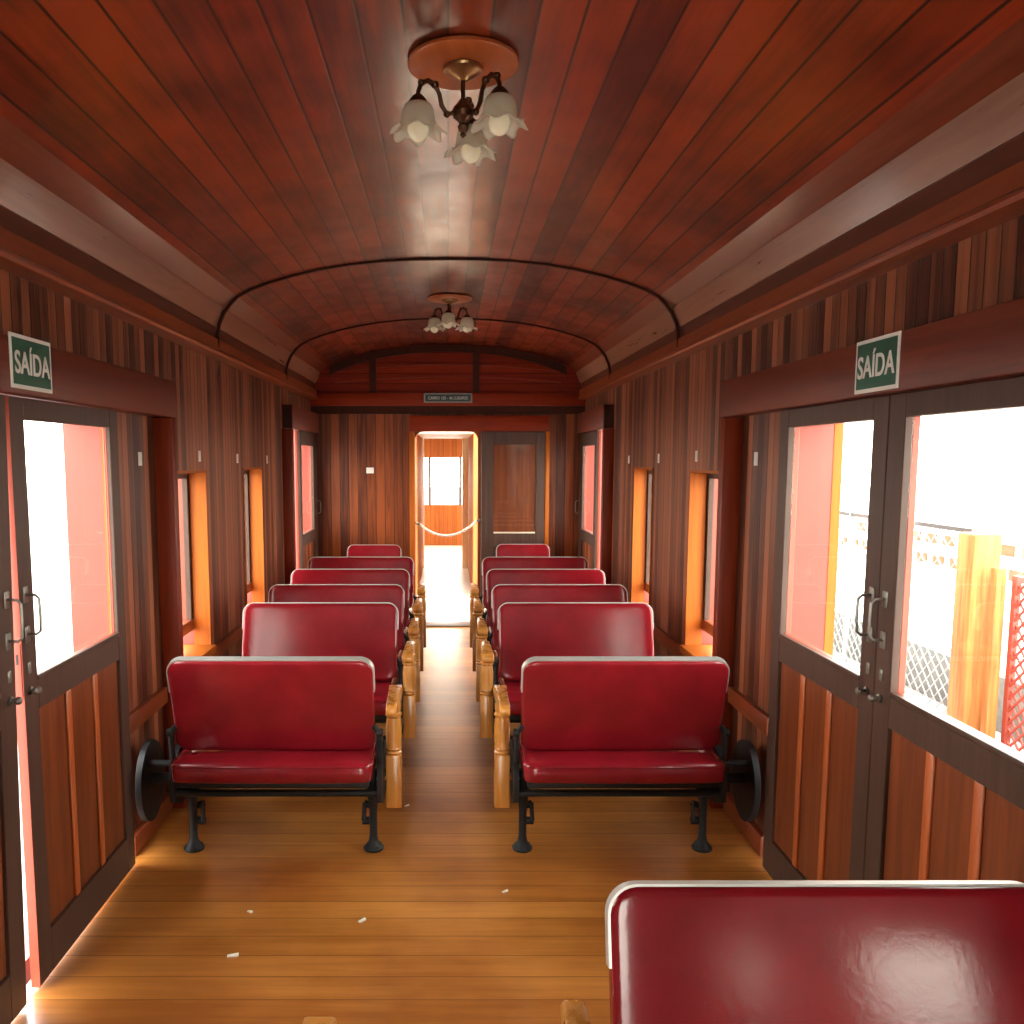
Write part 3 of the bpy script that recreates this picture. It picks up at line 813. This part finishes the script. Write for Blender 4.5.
# low brick wall courses farther off
b = B()
for r_ in range(2):
    for i in range(26):
        y = 9 + i * .42 + (.2 if r_ else 0)
        b.box(7.0, 7.25, y, y + .26, GZ + .52 + r_ * .30, GZ + .66 + r_ * .30)
b.mi = 1; b.box(7.02, 7.23, 8.9, 20, GZ, GZ + 1.1)
o = b.build('brick_wall', ['brick', 'white'], smooth=False); tag(o, 'low pale wall with broken courses of orange brick far outside', 'wall')
def lamp_post(x, y, h, label):
    o = empty('lamp_post', (x, y, GZ))
    b = B(); b.tube([(0, 0, 0), (0, 0, h)], [.05, .035], 12); b.build('pole', 'galv', o)
    b = B(); b.lathe([(.0, h + .12), (.16, h + .08), (.18, h + .05), (.05, h - .02), (.0, h - .02)], n=16); b.build('lamp_head', 'galv', o)
    tag(o, label, 'lamp post')
lamp_post(4.6, 9.98, 1.22, 'slim grey lamp post seen through the far pane of the closed doors')
lamp_post(-6.0, 12.6, 1.55, 'slim pale lamp post seen through the half open door pane')

# ------------------------------------------------------------------ light, sky, camera
wd = bpy.data.worlds.new('sky'); S.world = wd; wd.use_nodes = True; nt = wd.node_tree
bg = nt.nodes['Background']; L = nt.links.new
tc = node(nt, 'ShaderNodeTexCoord'); sp = node(nt, 'ShaderNodeSeparateXYZ'); L(tc.outputs['Generated'], sp.inputs[0])
cr = node(nt, 'ShaderNodeValToRGB'); L(sp.outputs['Z'], cr.inputs[0])
cr.color_ramp.elements[0].position = 0.0; cr.color_ramp.elements[0].color = (1.0, .93, .80, 1)
cr.color_ramp.elements[1].position = .8; cr.color_ramp.elements[1].color = (.92, .95, .95, 1)
L(cr.outputs[0], bg.inputs['Color']); bg.inputs['Strength'].default_value = 5.0

cd = bpy.data.cameras.new('camera'); cam = bpy.data.objects.new('camera', cd); COL.objects.link(cam)
cam.location = (0, 0, 1.59); cam.rotation_euler = (PI / 2 - math.radians(6.2), 0, 0)
cd.sensor_width = 36; cd.sensor_fit = 'HORIZONTAL'; cd.lens = 850 / 1024 * 36
cd.shift_x = (512 - 448) / 1024; cd.shift_y = (550.5 - 512) / 1024
cd.clip_start = .02; cd.clip_end = 200
S.camera = cam
vs = S.view_settings
vs.view_transform = 'Standard'; vs.look = 'None'; vs.gamma = 1.0; vs.exposure = 1.75
vs.use_curve_mapping = False
S.cycles.max_bounces = 10; S.cycles.diffuse_bounces = 6; S.cycles.glossy_bounces = 5; S.cycles.transparent_max_bounces = 16
S.cycles.use_denoising = True
S.cycles.sample_clamp_indirect = 8.0
